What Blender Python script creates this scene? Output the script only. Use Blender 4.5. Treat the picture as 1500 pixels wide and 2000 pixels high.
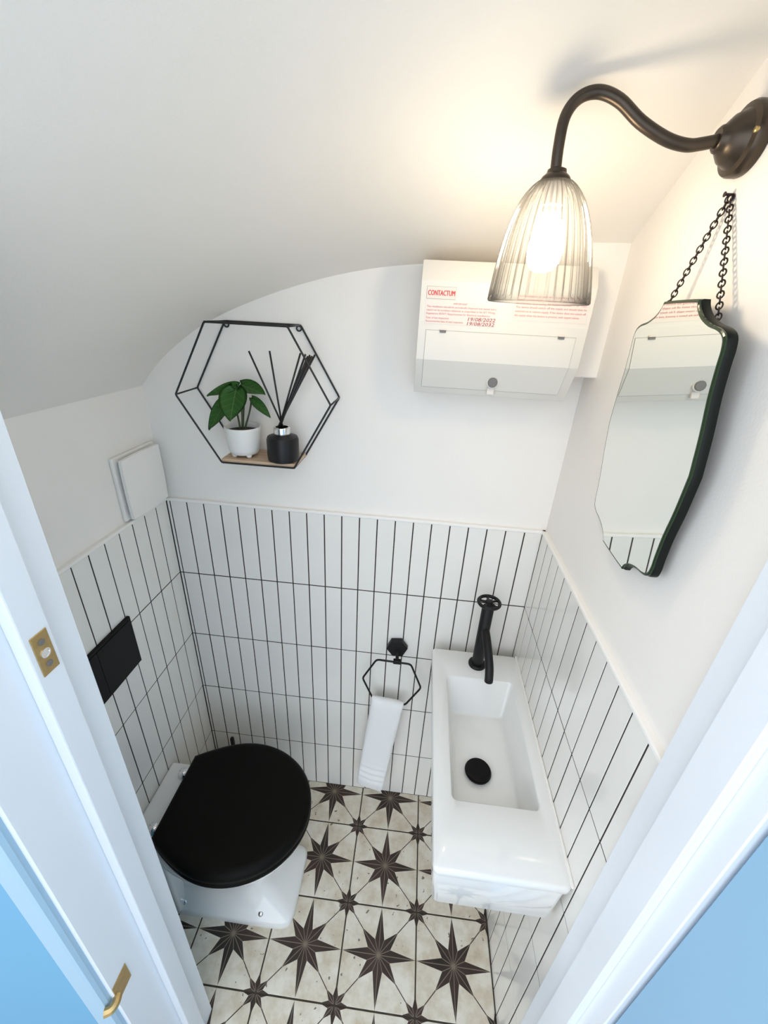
import bpy, bmesh, math, random
from math import sin, cos, pi, sqrt, radians
from mathutils import Vector, Matrix

for o in list(bpy.data.objects):
    bpy.data.objects.remove(o, do_unlink=True)
SC = bpy.context.scene
COL = SC.collection
random.seed(7)

# ------------------------------------------------------------------ camera
CAM = Vector((0.7006, -1.0201, 1.7452))
cam_d = bpy.data.cameras.new('camera')
cam_d.sensor_fit = 'VERTICAL'
cam_d.sensor_height = 36.0
cam_d.lens = 36.0 * 807.3 / 2000.0
cam_d.clip_start = 0.01
cam_o = bpy.data.objects.new('camera', cam_d)
COL.objects.link(cam_o)
A_, B_, C_ = 1.12069, 0.07839, 0.05392
cam_o.matrix_world = (Matrix.Translation(CAM) @ Matrix.Rotation(B_, 4, 'Z')
                      @ Matrix.Rotation(A_, 4, 'X') @ Matrix.Rotation(C_, 4, 'Z'))
SC.camera = cam_o

# ------------------------------------------------------------------ daylight of the hall + exposure
DAY = (0.835, 0.91, 1.0)
DAY_STRENGTH = 2.25
BULB_STRENGTH = 57.0
BULB_COL = (1.0, 0.83, 0.60)
world = bpy.data.worlds.new('world')
SC.world = world
world.use_nodes = True
bg = world.node_tree.nodes['Background']
bg.inputs[0].default_value = (*DAY, 1)
bg.inputs[1].default_value = DAY_STRENGTH
vs = SC.view_settings
vs.view_transform = 'Standard'
vs.look = 'None'
vs.gamma = 1.0
vs.use_curve_mapping = False
vs.exposure = 0.08

# ------------------------------------------------------------------ dimensions (metres)
U = 0.05028            # wall tile pitch
XL, XR = -0.0104, 1.0523
PT = 0.010             # tile build-up in front of the plaster
ZT = 1.2259            # top of the tiling
ROWS = [0.0, 0.2356, 0.4837, 0.7318, 0.9800, ZT]
YF = -0.645            # room side of the door wall
YH = -0.785            # hall side of the door wall
GR = 0.0032            # grout width

# ------------------------------------------------------------------ material helpers
def new_mat(name):
    m = bpy.data.materials.new(name)
    m.use_nodes = True
    nt = m.node_tree
    return m, nt, nt.nodes['Principled BSDF']

def simple(name, col, rough=0.5, metal=0.0, noise=0.0, nscale=20.0, bump=0.0, bscale=200.0, coat=0.0, spec=0.5, obj_coords=True):
    m, nt, b = new_mat(name)
    b.inputs['Base Color'].default_value = (*col, 1)
    b.inputs['Roughness'].default_value = rough
    b.inputs['Metallic'].default_value = metal
    b.inputs['Coat Weight'].default_value = coat
    b.inputs['Specular IOR Level'].default_value = spec
    tc = nt.nodes.new('ShaderNodeTexCoord')
    if noise > 0:
        n = nt.nodes.new('ShaderNodeTexNoise')
        n.inputs['Scale'].default_value = nscale
        n.inputs['Detail'].default_value = 4
        nt.links.new(tc.outputs['Object'], n.inputs['Vector'])
        mx = nt.nodes.new('ShaderNodeMixRGB')
        mx.inputs[1].default_value = (*[max(0, c * (1 - noise)) for c in col], 1)
        mx.inputs[2].default_value = (*[min(1, c * (1 + noise)) for c in col], 1)
        nt.links.new(n.outputs['Fac'], mx.inputs[0])
        nt.links.new(mx.outputs[0], b.inputs['Base Color'])
    if bump > 0:
        n2 = nt.nodes.new('ShaderNodeTexNoise')
        n2.inputs['Scale'].default_value = bscale
        n2.inputs['Detail'].default_value = 3
        nt.links.new(tc.outputs['Object'], n2.inputs['Vector'])
        bp = nt.nodes.new('ShaderNodeBump')
        bp.inputs['Strength'].default_value = bump
        bp.inputs['Distance'].default_value = 0.002
        nt.links.new(n2.outputs['Fac'], bp.inputs['Height'])
        nt.links.new(bp.outputs['Normal'], b.inputs['Normal'])
    return m

M = {}
M['plaster'] = simple('plaster', (0.90, 0.857, 0.80), 0.62, noise=0.02, nscale=6, bump=0.12, bscale=260)
M['ceiling'] = simple('ceiling_paint', (0.885, 0.838, 0.77), 0.7, noise=0.02, nscale=5, bump=0.15, bscale=220)
M['tile'] = simple('white_tile', (0.86, 0.83, 0.775), 0.16, noise=0.03, nscale=9, bump=0.06, bscale=40, coat=0.3)
M['grout'] = simple('dark_grout', (0.030, 0.022, 0.018), 0.9, noise=0.2, nscale=60)
M['trim'] = simple('trim_white', (0.92, 0.89, 0.84), 0.5, bump=0.2, bscale=90)
M['gloss_daylight_tint'] = simple('gloss_white_daylight_tint', (0.81, 0.845, 0.88), 0.35, noise=0.02, nscale=8, bump=0.08, bscale=120)  # white gloss with a little blue hall daylight mixed into the colour
M['door_daylight_tint'] = simple('door_daylight_tint', (0.29, 0.50, 0.68), 0.5, noise=0.02, nscale=8, bump=0.05, bscale=120)  # white door; the blue daylight falling on it is painted into this colour
M['hall_daylight_tint'] = simple('hall_wall_daylight_tint', (0.13, 0.33, 0.50), 0.7, noise=0.02, nscale=5)  # blue of the hall daylight put into the wall colour
M['trim_daylight_tint'] = simple('hall_trim_daylight_tint', (0.34, 0.50, 0.62), 0.4, noise=0.02, nscale=8)  # bluish daylight on the architrave, carried by its base colour
M['hall_floor'] = simple('hall_floor', (0.30, 0.27, 0.24), 0.6, noise=0.2, nscale=8)
M['ceramic'] = simple('white_ceramic', (0.84, 0.83, 0.80), 0.12, coat=0.5, noise=0.01, nscale=4)
M['black'] = simple('matt_black_metal', (0.007, 0.0065, 0.0065), 0.42, metal=0.0, spec=0.3, noise=0.2, nscale=40, bump=0.05, bscale=300)
M['blacklid'] = simple('black_toilet_seat', (0.0035, 0.003, 0.0022), 0.5, noise=0.2, nscale=8, bump=0.03, bscale=220, spec=0.10)
M['blackgloss'] = simple('black_gloss', (0.004, 0.0035, 0.004), 0.3, spec=0.15)
M['blackglass'] = simple('black_bottle', (0.010, 0.009, 0.009), 0.4, spec=0.3, noise=0.2, nscale=30)
M['bronze'] = simple('aged_bronze', (0.075, 0.058, 0.044), 0.34, metal=0.75, noise=0.35, nscale=35)
M['wire'] = simple('black_wire', (0.012, 0.011, 0.011), 0.45)
M['chain'] = simple('dark_chain', (0.04, 0.03, 0.028), 0.35, metal=0.7)
M['chrome'] = simple('chrome', (0.80, 0.80, 0.80), 0.12, metal=1.0, noise=0.03)
M['brass'] = simple('brass', (0.50, 0.36, 0.16), 0.35, metal=0.85, noise=0.25, nscale=90)
M['wood'] = None
M['plastic'] = simple('white_plastic', (0.76, 0.725, 0.66), 0.42, noise=0.01)
M['fanplastic'] = simple('fan_plastic', (0.88, 0.85, 0.80), 0.45, noise=0.01)
M['fanrecess'] = simple('fan_recess', (0.50, 0.49, 0.50), 0.6, noise=0.02)
M['pot'] = simple('white_pot', (0.80, 0.79, 0.75), 0.3, noise=0.02)
M['soil'] = simple('soil', (0.035, 0.025, 0.016), 0.95, noise=0.6, nscale=120, bump=1.0, bscale=160)
M['stem'] = simple('plant_stem', (0.04, 0.06, 0.018), 0.5, noise=0.3, nscale=30)
M['red'] = simple('red_print', (0.62, 0.03, 0.03), 0.6, noise=0.05)
M['redpen'] = simple('red_pen', (0.36, 0.01, 0.03), 0.6, noise=0.05)
M['pink'] = simple('pink_print', (0.66, 0.24, 0.24), 0.6, noise=0.05)
M['label'] = simple('label_paper', (0.77, 0.70, 0.64), 0.5, noise=0.01)
M['labelpink'] = simple('pink_label', (0.78, 0.66, 0.60), 0.5, noise=0.01)
M['greyclip'] = simple('grey_clip', (0.16, 0.15, 0.14), 0.4, noise=0.1)
M['line'] = simple('panel_gap', (0.38, 0.37, 0.34), 0.7, noise=0.05)
M['mirror'] = simple('mirror_silver', (0.86, 0.88, 0.84), 0.015, metal=1.0)
M['bevelglass'] = simple('bevelled_glass_edge', (0.016, 0.036, 0.014), 0.15, spec=0.35, noise=0.1)
M['mirrorback'] = simple('black_green_backing', (0.005, 0.007, 0.005), 0.4, spec=0.2, noise=0.3, nscale=30)

def wood_mat():
    m, nt, b = new_mat('pale_wood')
    tc = nt.nodes.new('ShaderNodeTexCoord')
    mp = nt.nodes.new('ShaderNodeMapping')
    mp.inputs['Scale'].default_value = (6, 60, 60)
    n = nt.nodes.new('ShaderNodeTexNoise')
    n.inputs['Scale'].default_value = 3
    n.inputs['Detail'].default_value = 5
    r = nt.nodes.new('ShaderNodeValToRGB')
    r.color_ramp.elements[0].position = 0.3
    r.color_ramp.elements[0].color = (0.50, 0.34, 0.21, 1)
    r.color_ramp.elements[1].position = 0.7
    r.color_ramp.elements[1].color = (0.68, 0.50, 0.35, 1)
    nt.links.new(tc.outputs['Object'], mp.inputs[0])
    nt.links.new(mp.outputs[0], n.inputs['Vector'])
    nt.links.new(n.outputs['Fac'], r.inputs[0])
    nt.links.new(r.outputs[0], b.inputs['Base Color'])
    b.inputs['Roughness'].default_value = 0.5
    return m
M['wood'] = wood_mat()

def towel_mat():
    m, nt, b = new_mat('white_towelling')
    b.inputs['Base Color'].default_value = (0.90, 0.90, 0.88, 1)
    b.inputs['Roughness'].default_value = 0.95
    b.inputs['Sheen Weight'].default_value = 0.4
    tc = nt.nodes.new('ShaderNodeTexCoord')
    n = nt.nodes.new('ShaderNodeTexNoise')
    n.inputs['Scale'].default_value = 420
    n.inputs['Detail'].default_value = 2
    bp = nt.nodes.new('ShaderNodeBump')
    bp.inputs['Strength'].default_value = 0.5
    bp.inputs['Distance'].default_value = 0.003
    nt.links.new(tc.outputs['Object'], n.inputs['Vector'])
    nt.links.new(n.outputs['Fac'], bp.inputs['Height'])
    nt.links.new(bp.outputs[0], b.inputs['Normal'])
    return m
M['towel'] = towel_mat()

class NB:
    """tiny maths-node builder"""
    def __init__(self, nt): self.nt = nt
    def m(self, op, a, b=None, c=None):
        n = self.nt.nodes.new('ShaderNodeMath'); n.operation = op
        for i, v in enumerate((a, b, c)):
            if v is None: continue
            if isinstance(v, (int, float)): n.inputs[i].default_value = v
            else: self.nt.links.new(v, n.inputs[i])
        return n.outputs[0]

PITCH = 0.225
def star_floor_mat():
    m, nt, b = new_mat('star_floor_tile')
    k = NB(nt)
    tc = nt.nodes.new('ShaderNodeTexCoord')
    sp = nt.nodes.new('ShaderNodeSeparateXYZ')
    nt.links.new(tc.outputs['Object'], sp.inputs[0])
    a = k.m('ABSOLUTE', k.m('DIVIDE', sp.outputs[0], PITCH))
    c = k.m('ABSOLUTE', k.m('DIVIDE', sp.outputs[1], PITCH))
    def star(p, q, T, D, rv, lw):
        mx = k.m('MAXIMUM', p, q); mn = k.m('MINIMUM', p, q)
        t = math.tan(radians(22.5))
        vx, vy = rv * cos(radians(22.5)), rv * sin(radians(22.5))
        # line (T,0)-V : mx*vy + mn*(T-vx) = T*vy
        f1 = k.m('DIVIDE', k.m('ADD', k.m('MULTIPLY', mx, vy), k.m('MULTIPLY', mn, T - vx)), T * vy)
        # line V-(D,D)
        A, Bc = (D - vy), -(D - vx)
        C = A * vx + Bc * vy
        f2 = k.m('DIVIDE', k.m('ADD', k.m('MULTIPLY', mx, A), k.m('MULTIPLY', mn, Bc)), C)
        sel = k.m('LESS_THAN', mn, k.m('MULTIPLY', mx, t))
        f = k.m('ADD', k.m('MULTIPLY', sel, f1), k.m('MULTIPLY', k.m('SUBTRACT', 1.0, sel), f2))
        ins = k.m('LESS_THAN', f, 1.0)
        l1 = k.m('LESS_THAN', mn, lw)
        l2 = k.m('LESS_THAN', k.m('SUBTRACT', mx, mn), lw * 1.4)
        l3 = k.m('LESS_THAN', k.m('ABSOLUTE', k.m('SUBTRACT', mn, k.m('MULTIPLY', mx, t))), lw)
        ln = k.m('MULTIPLY', ins, k.m('MAXIMUM', l1, k.m('MAXIMUM', l2, l3)))
        return ins, ln
    big, bl = star(a, c, 0.495, 0.25, 0.165, 0.0042)
    pa = k.m('SUBTRACT', 0.5, a); pc = k.m('SUBTRACT', 0.5, c)
    small, sl = star(pa, pc, 0.185, 0.125, 0.085, 0.0032)
    diag = k.m('LESS_THAN', k.m('ABSOLUTE', k.m('SUBTRACT', a, c)), 0.0075)
    dark = k.m('MAXIMUM', k.m('MAXIMUM', big, small), diag)
    line = k.m('MAXIMUM', bl, sl)
    # stone ground
    oi = nt.nodes.new('ShaderNodeObjectInfo')
    off = nt.nodes.new('ShaderNodeVectorMath'); off.operation = 'ADD'
    nt.links.new(tc.outputs['Object'], off.inputs[0])
    sc = nt.nodes.new('ShaderNodeVectorMath'); sc.operation = 'SCALE'
    nt.links.new(oi.outputs['Location'], sc.inputs[0]); sc.inputs['Scale'].default_value = 3.7
    nt.links.new(sc.outputs[0], off.inputs[1])
    n1 = nt.nodes.new('ShaderNodeTexNoise'); n1.inputs['Scale'].default_value = 14; n1.inputs['Detail'].default_value = 6
    n1.inputs['Roughness'].default_value = 0.65
    nt.links.new(off.outputs[0], n1.inputs['Vector'])
    r1 = nt.nodes.new('ShaderNodeValToRGB')
    e = r1.color_ramp.elements
    e[0].position = 0.28; e[0].color = (0.55, 0.45, 0.31, 1)
    e[1].position = 0.60; e[1].color = (0.80, 0.745, 0.63, 1)
    nt.links.new(n1.outputs['Fac'], r1.inputs[0])
    # small dirt chips
    n3 = nt.nodes.new('ShaderNodeTexNoise'); n3.inputs['Scale'].default_value = 55; n3.inputs['Detail'].default_value = 2
    nt.links.new(off.outputs[0], n3.inputs['Vector'])
    chip = k.m('GREATER_THAN', n3.outputs['Fac'], 0.70)
    mc = nt.nodes.new('ShaderNodeMixRGB'); mc.inputs[2].default_value = (0.10, 0.07, 0.045, 1)
    nt.links.new(k.m('MULTIPLY', chip, 0.8), mc.inputs[0]); nt.links.new(r1.outputs[0], mc.inputs[1])
    # star colour
    n2 = nt.nodes.new('ShaderNodeTexNoise'); n2.inputs['Scale'].default_value = 9; n2.inputs['Detail'].default_value = 5
    nt.links.new(off.outputs[0], n2.inputs['Vector'])
    r2 = nt.nodes.new('ShaderNodeValToRGB')
    e = r2.color_ramp.elements
    e[0].position = 0.35; e[0].color = (0.018, 0.013, 0.009, 1)
    e[1].position = 0.72; e[1].color = (0.060, 0.030, 0.022, 1)
    nt.links.new(n2.outputs['Fac'], r2.inputs[0])
    mx1 = nt.nodes.new('ShaderNodeMixRGB')
    nt.links.new(dark, mx1.inputs[0]); nt.links.new(mc.outputs[0], mx1.inputs[1]); nt.links.new(r2.outputs[0], mx1.inputs[2])
    mx2 = nt.nodes.new('ShaderNodeMixRGB'); mx2.inputs[2].default_value = (0.26, 0.21, 0.15, 1)
    nt.links.new(k.m('MULTIPLY', line, 0.75), mx2.inputs[0]); nt.links.new(mx1.outputs[0], mx2.inputs[1])
    nt.links.new(mx2.outputs[0], b.inputs['Base Color'])
    b.inputs['Roughness'].default_value = 0.55
    return m
M['star'] = star_floor_mat()
M['floorgrout'] = simple('floor_grout', (0.055, 0.042, 0.028), 0.9, noise=0.4, nscale=40)

def leaf_mat():
    m, nt, b = new_mat('veined_leaf')
    k = NB(nt)
    tc = nt.nodes.new('ShaderNodeTexCoord')
    sp = nt.nodes.new('ShaderNodeSeparateXYZ')
    nt.links.new(tc.outputs['Generated'], sp.inputs[0])
    v = k.m('ABSOLUTE', k.m('SUBTRACT', sp.outputs[1], 0.5))
    mid = k.m('LESS_THAN', v, 0.018)
    side = k.m('LESS_THAN', k.m('FRACT', k.m('MULTIPLY', k.m('SUBTRACT', sp.outputs[0], k.m('MULTIPLY', v, 0.5)), 6.0)), 0.07)
    vein = k.m('MAXIMUM', mid, side)
    n = nt.nodes.new('ShaderNodeTexNoise'); n.inputs['Scale'].default_value = 30
    nt.links.new(tc.outputs['Object'], n.inputs['Vector'])
    r = nt.nodes.new('ShaderNodeValToRGB')
    r.color_ramp.elements[0].color = (0.022, 0.10, 0.014, 1)
    r.color_ramp.elements[1].color = (0.06, 0.21, 0.03, 1)
    nt.links.new(n.outputs['Fac'], r.inputs[0])
    mx = nt.nodes.new('ShaderNodeMixRGB'); mx.inputs[2].default_value = (0.16, 0.30, 0.10, 1)
    nt.links.new(k.m('MULTIPLY', vein, 0.75), mx.inputs[0]); nt.links.new(r.outputs[0], mx.inputs[1])
    nt.links.new(mx.outputs[0], b.inputs['Base Color'])
    b.inputs['Roughness'].default_value = 0.32
    return m
M['leaf'] = leaf_mat()

def glass_mat():
    # clear ribbed glass: the grooves darken and scatter, the crests let the bulb through
    m, nt, b = new_mat('ribbed_glass')
    out = nt.nodes['Material Output']
    k = NB(nt)
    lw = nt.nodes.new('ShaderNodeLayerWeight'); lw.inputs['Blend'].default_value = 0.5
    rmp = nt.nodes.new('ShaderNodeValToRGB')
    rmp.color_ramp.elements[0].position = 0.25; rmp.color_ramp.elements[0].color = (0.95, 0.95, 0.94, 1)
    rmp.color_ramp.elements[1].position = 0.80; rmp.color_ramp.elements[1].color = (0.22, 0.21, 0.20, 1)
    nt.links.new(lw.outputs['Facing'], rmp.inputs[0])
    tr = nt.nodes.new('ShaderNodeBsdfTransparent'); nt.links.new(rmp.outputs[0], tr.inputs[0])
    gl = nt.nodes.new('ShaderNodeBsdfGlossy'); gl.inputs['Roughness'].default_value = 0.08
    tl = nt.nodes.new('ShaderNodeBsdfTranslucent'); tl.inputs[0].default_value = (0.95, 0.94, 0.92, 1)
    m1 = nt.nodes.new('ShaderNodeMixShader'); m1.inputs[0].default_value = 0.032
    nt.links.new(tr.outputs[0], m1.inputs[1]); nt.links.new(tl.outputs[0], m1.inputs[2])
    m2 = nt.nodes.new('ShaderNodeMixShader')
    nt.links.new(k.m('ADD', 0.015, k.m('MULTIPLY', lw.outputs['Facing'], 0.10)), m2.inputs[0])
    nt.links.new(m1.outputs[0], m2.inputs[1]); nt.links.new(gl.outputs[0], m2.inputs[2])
    nt.links.new(m2.outputs[0], out.inputs['Surface'])
    return m
M['ribglass'] = glass_mat()

def bulb_mat():
    m, nt, b = new_mat('lit_bulb')
    b.inputs['Base Color'].default_value = (0.9, 0.88, 0.84, 1)
    b.inputs['Emission Color'].default_value = (*BULB_COL, 1)
    b.inputs['Emission Strength'].default_value = BULB_STRENGTH
    return m
M['bulb'] = bulb_mat()

# ------------------------------------------------------------------ geometry helpers
WL = {}   # world location of each object's origin

def finish(name, bm, mat, parent=None, loc=None, smooth=False, autosmooth=None):
    base = Vector(loc) if loc is not None else (WL[parent.name] if parent else Vector((0, 0, 0)))
    bmesh.ops.recalc_face_normals(bm, faces=bm.faces)
    bmesh.ops.translate(bm, verts=bm.verts, vec=-base)
    me = bpy.data.meshes.new(name)
    bm.to_mesh(me); bm.free()
    me.materials.append(mat)
    if smooth:
        for p in me.polygons: p.use_smooth = True
        if autosmooth is not None:
            try: me.set_sharp_from_angle(angle=radians(autosmooth))
            except Exception: pass
    ob = bpy.data.objects.new(name, me)
    COL.objects.link(ob)
    if parent:
        ob.parent = parent
        ob.location = base - WL[parent.name]
    else:
        ob.location = base
    WL[ob.name] = base
    return ob

def thing(name, label, cat, loc, group=None):
    o = bpy.data.objects.new(name, None)
    o.empty_display_size = 0.02
    COL.objects.link(o)
    o.location = loc
    o['label'] = label; o['category'] = cat
    if group: o['group'] = group
    WL[o.name] = Vector(loc)
    return o

def structure(o, label, cat):
    o['kind'] = 'structure'; o['label'] = label; o['category'] = cat
    return o

def box(bm, x0, x1, y0, y1, z0, z1, bevel=0.0, seg=1):
    vs_ = [bm.verts.new((x, y, z)) for z in (z0, z1) for y in (y0, y1) for x in (x0, x1)]
    f = [(0, 1, 3, 2), (4, 6, 7, 5), (0, 4, 5, 1), (2, 3, 7, 6), (0, 2, 6, 4), (1, 5, 7, 3)]
    fs = [bm.faces.new([vs_[i] for i in q]) for q in f]
    if bevel > 0:
        es = set(e for q in fs for e in q.edges)
        bmesh.ops.bevel(bm, geom=list(es), offset=bevel, segments=seg, affect='EDGES', profile=0.5)

def loft(bm, loops, cap0=True, cap1=True, closed=True):
    R = [[bm.verts.new(p) for p in lp] for lp in loops]
    n = len(R[0])
    for a, b in zip(R[:-1], R[1:]):
        for i in range(n if closed else n - 1):
            j = (i + 1) % n
            bm.faces.new((a[i], a[j], b[j], b[i]))
    if cap0: bm.faces.new(list(reversed(R[0])))
    if cap1: bm.faces.new(R[-1])
    return R

def lathe(bm, prof, cx, cy, n=32, cap0=True, cap1=True, axis='Z', org=None):
    """prof: list of (radius, height); axis Z uses cx,cy ; otherwise org + axis vector frame"""
    loops = []
    for r, h in prof:
        lp = []
        for i in range(n):
            t = 2 * pi * i / n
            if axis == 'Z':
                lp.append((cx + r * cos(t), cy + r * sin(t), h))
            elif axis == 'X':
                lp.append((org[0] + h, org[1] + r * cos(t), org[2] + r * sin(t)))
            elif axis == 'Y':
                lp.append((org[0] + r * cos(t), org[1] + h, org[2] + r * sin(t)))
        loops.append(lp)
    loft(bm, loops, cap0, cap1)

def frames(pts, closed=False):
    P = [Vector(p) for p in pts]
    n = len(P)
    T = []
    for i in range(n):
        if closed: t = P[(i + 1) % n] - P[i - 1]
        else: t = P[min(i + 1, n - 1)] - P[max(i - 1, 0)]
        T.append(t.normalized())
    up = Vector((0, 0, 1))
    if abs(T[0].dot(up)) > 0.9: up = Vector((0, 1, 0))
    nrm = (up - T[0] * up.dot(T[0])).normalized()
    N = []
    for t in T:
        nrm = (nrm - t * nrm.dot(t)).normalized()
        N.append(nrm)
    return P, T, N

def tube(bm, pts, r, n=8, closed=False):
    P, T, N = frames(pts, closed)
    rs = r if isinstance(r, (list, tuple)) else [r] * len(P)
    loops = []
    for p, t, nn, rr in zip(P, T, N, rs):
        b = t.cross(nn)
        loops.append([p + (nn * cos(2 * pi * i / n) + b * sin(2 * pi * i / n)) * rr for i in range(n)])
    if closed:
        R = [[bm.verts.new(p) for p in lp] for lp in loops]
        m = len(R)
        for a in range(m):
            A, Bq = R[a], R[(a + 1) % m]
            for i in range(n):
                j = (i + 1) % n
                bm.faces.new((A[i], A[j], Bq[j], Bq[i]))
    else:
        loft(bm, loops)

def catmull(pts, sub=6):
    P = [Vector(p) for p in pts]
    P = [P[0] * 2 - P[1]] + P + [P[-1] * 2 - P[-2]]
    out = []
    for i in range(1, len(P) - 2):
        p0, p1, p2, p3 = P[i - 1:i + 3]
        for s in range(sub):
            t = s / sub
            out.append(0.5 * ((2 * p1) + (-p0 + p2) * t + (2 * p0 - 5 * p1 + 4 * p2 - p3) * t * t + (-p0 + 3 * p1 - 3 * p2 + p3) * t ** 3))
    out.append(P[-2])
    return out

def rrect(x0, x1, y0, y1, r, z, n=5):
    out = []
    for cx, cy, a0 in ((x1 - r, y1 - r, 0), (x0 + r, y1 - r, 90), (x0 + r, y0 + r, 180), (x1 - r, y0 + r, 270)):
        for i in range(n + 1):
            t = radians(a0 + 90 * i / n)
            out.append((cx + r * cos(t), cy + r * sin(t), z))
    return out

def copy_obj(o, parent=None):
    c = o.copy()
    COL.objects.link(c)
    if parent is not None: c.parent = parent
    return c

def N_():
    return bmesh.new()

# ================================================================== ROOM SHELL
YB = PT                                   # plaster plane of the back wall
PXL, PXR = XL - PT, XR + PT               # plaster planes of the side walls

bm = N_(); box(bm, PXL - 0.10, PXR + 0.10, YB, YB + 0.10, -0.02, 2.45)
wall_back = structure(finish('wall_back', bm, M['plaster']), 'back wall, white plaster above white tiles with dark grout', 'wall')
bm = N_(); box(bm, PXL - 0.10, PXL, YF, YB, -0.02, 2.45)
wall_left = structure(finish('wall_left', bm, M['plaster']), 'left wall behind the toilet, plaster over white stacked tiles', 'wall')
bm = N_(); box(bm, PXR, PXR + 0.10, YF, YB, -0.02, 2.45)
wall_right = structure(finish('wall_right', bm, M['plaster']), 'right wall behind the basin and mirror, plaster over tiles', 'wall')

LX, RX = 0.270, 1.046                     # faces of the door lining
bm = N_()
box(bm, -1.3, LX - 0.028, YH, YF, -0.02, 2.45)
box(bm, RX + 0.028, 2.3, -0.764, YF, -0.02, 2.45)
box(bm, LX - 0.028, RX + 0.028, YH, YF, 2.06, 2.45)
wall_front = structure(finish('wall_front', bm, M['hall_daylight_tint']), 'pale hall wall that the doorway is cut through', 'wall')

# ceiling: twisted underside of the stairs
CP = [(-0.14, 1.40), (-0.017, 1.549), (0.02, 1.590), (0.06, 1.628), (0.148, 1.690), (0.228, 1.730), (0.304, 1.760), (0.376, 1.785),
      (0.458, 1.809), (0.537, 1.827), (0.603, 1.838), (0.678, 1.846), (0.85, 1.850), (1.06, 1.848), (1.20, 1.846)]
def zb(x):
    for (x0, z0), (x1, z1) in zip(CP[:-1], CP[1:]):
        if x <= x1:
            t = (x - x0) / (x1 - x0)
            return z0 + (z1 - z0) * t
    return CP[-1][1]
def zb_s(x):
    return sum(zb(x + d) for d in (-0.03, -0.02, -0.01, 0, 0.01, 0.02, 0.03)) / 7.0 if x > 0.03 else zb(x)
def zc(x, y):
    s = max(0.0, min(1.15, (x + 0.02) / 1.08))
    return zb_s(x) + 0.575 * (s ** 1.1) * (-y)
bm = N_()
nx, ny = 60, 24
G = []
for i in range(nx + 1):
    x = -0.12 + (PXR + 0.10 + 0.12) * i / nx
    G.append([bm.verts.new((x, YB + 0.05 + (YF - 0.005 - YB - 0.05) * j / ny, zc(x, YB + 0.05 + (YF - 0.005 - YB - 0.05) * j / ny))) for j in range(ny + 1)])
T2 = [[bm.verts.new((v.co.x, v.co.y, 2.46)) for v in col] for col in G]
for i in range(nx):
    for j in range(ny):
        bm.faces.new((G[i][j], G[i][j + 1], G[i + 1][j + 1], G[i + 1][j]))
        bm.faces.new((T2[i][j], T2[i + 1][j], T2[i + 1][j + 1], T2[i][j + 1]))
for i in range(nx):
    for j in (0, ny):
        bm.faces.new((G[i][j], G[i + 1][j], T2[i + 1][j], T2[i][j]))
for j in range(ny):
    for i in (0, nx):
        bm.faces.new((G[i][j], G[i][j + 1], T2[i][j + 1], T2[i][j]))
ceiling = structure(finish('ceiling', bm, M['ceiling'], smooth=True, autosmooth=40), 'smooth white curved ceiling sloping down to the left', 'ceiling')

# floor bed + star tiles
bm = N_(); box(bm, PXL - 0.05, PXR + 0.05, YH - 0.02, YB, -0.03, -0.0018)
floor = structure(finish('floor', bm, M['floorgrout']), 'floor of cream tiles printed with dark eight pointed stars', 'floor')
bm = N_(); box(bm, -1.3, 2.3, -3.2, YH - 0.02, -0.03, 0.0)
structure(finish('floor_hall', bm, M['hall_floor']), 'plain hall floor outside the doorway', 'floor')

FA = 0.0096
FO = Vector((0.5978, -0.1395, 0.0))
def fpos(i, j):
    return FO + Vector((PITCH * (i * cos(FA) + j * sin(FA)), PITCH * (i * sin(FA) - j * cos(FA)), 0))
full_tile = None
for i in range(-4, 4):
    for j in range(-2, 4):
        c = fpos(i + 0.5, j + 0.5)
        h = (PITCH - 0.0042) / 2
        cs = [Matrix.Rotation(FA, 3, 'Z') @ Vector((sx * h, sy * h, 0)) + c for sx, sy in ((-1, -1), (1, -1), (1, 1), (-1, 1))]
        lim = (XL + 0.0005, XR - 0.0005, YH + 0.01, -0.0005)
        if max(p.x for p in cs) < lim[0] or min(p.x for p in cs) > lim[1] or max(p.y for p in cs) < lim[2] or min(p.y for p in cs) > lim[3]:
            continue
        inside = all(lim[0] <= p.x <= lim[1] and lim[2] <= p.y <= lim[3] for p in cs)
        if inside and full_tile is not None:
            t = copy_obj(full_tile); t.location = c
            continue
        bm = N_()
        box(bm, -h, h, -h, h, -0.012, 0.0, bevel=0.0008)
        if not inside:
            rt = Matrix.Rotation(-FA, 3, 'Z')
            for co, no in (((lim[0], 0, 0), (-1, 0, 0)), ((lim[1], 0, 0), (1, 0, 0)), ((0, lim[2], 0), (0, -1, 0)), ((0, lim[3], 0), (0, 1, 0))):
                lc = rt @ (Vector(co) - c); ln = rt @ Vector(no)
                r = bmesh.ops.bisect_plane(bm, geom=bm.verts[:] + bm.edges[:] + bm.faces[:], plane_co=lc, plane_no=ln, clear_outer=True)
                ed = [e for e in bm.edges if e.is_boundary]
                if ed: bmesh.ops.holes_fill(bm, edges=ed)
        if len(bm.verts) < 4:
            bm.free(); continue
        t = finish('floor_tile', bm, M['star'], None, (0, 0, 0))
        t.parent = floor; t.location = c; t.rotation_euler = (0, 0, FA)
        if inside: full_tile = t

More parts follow.
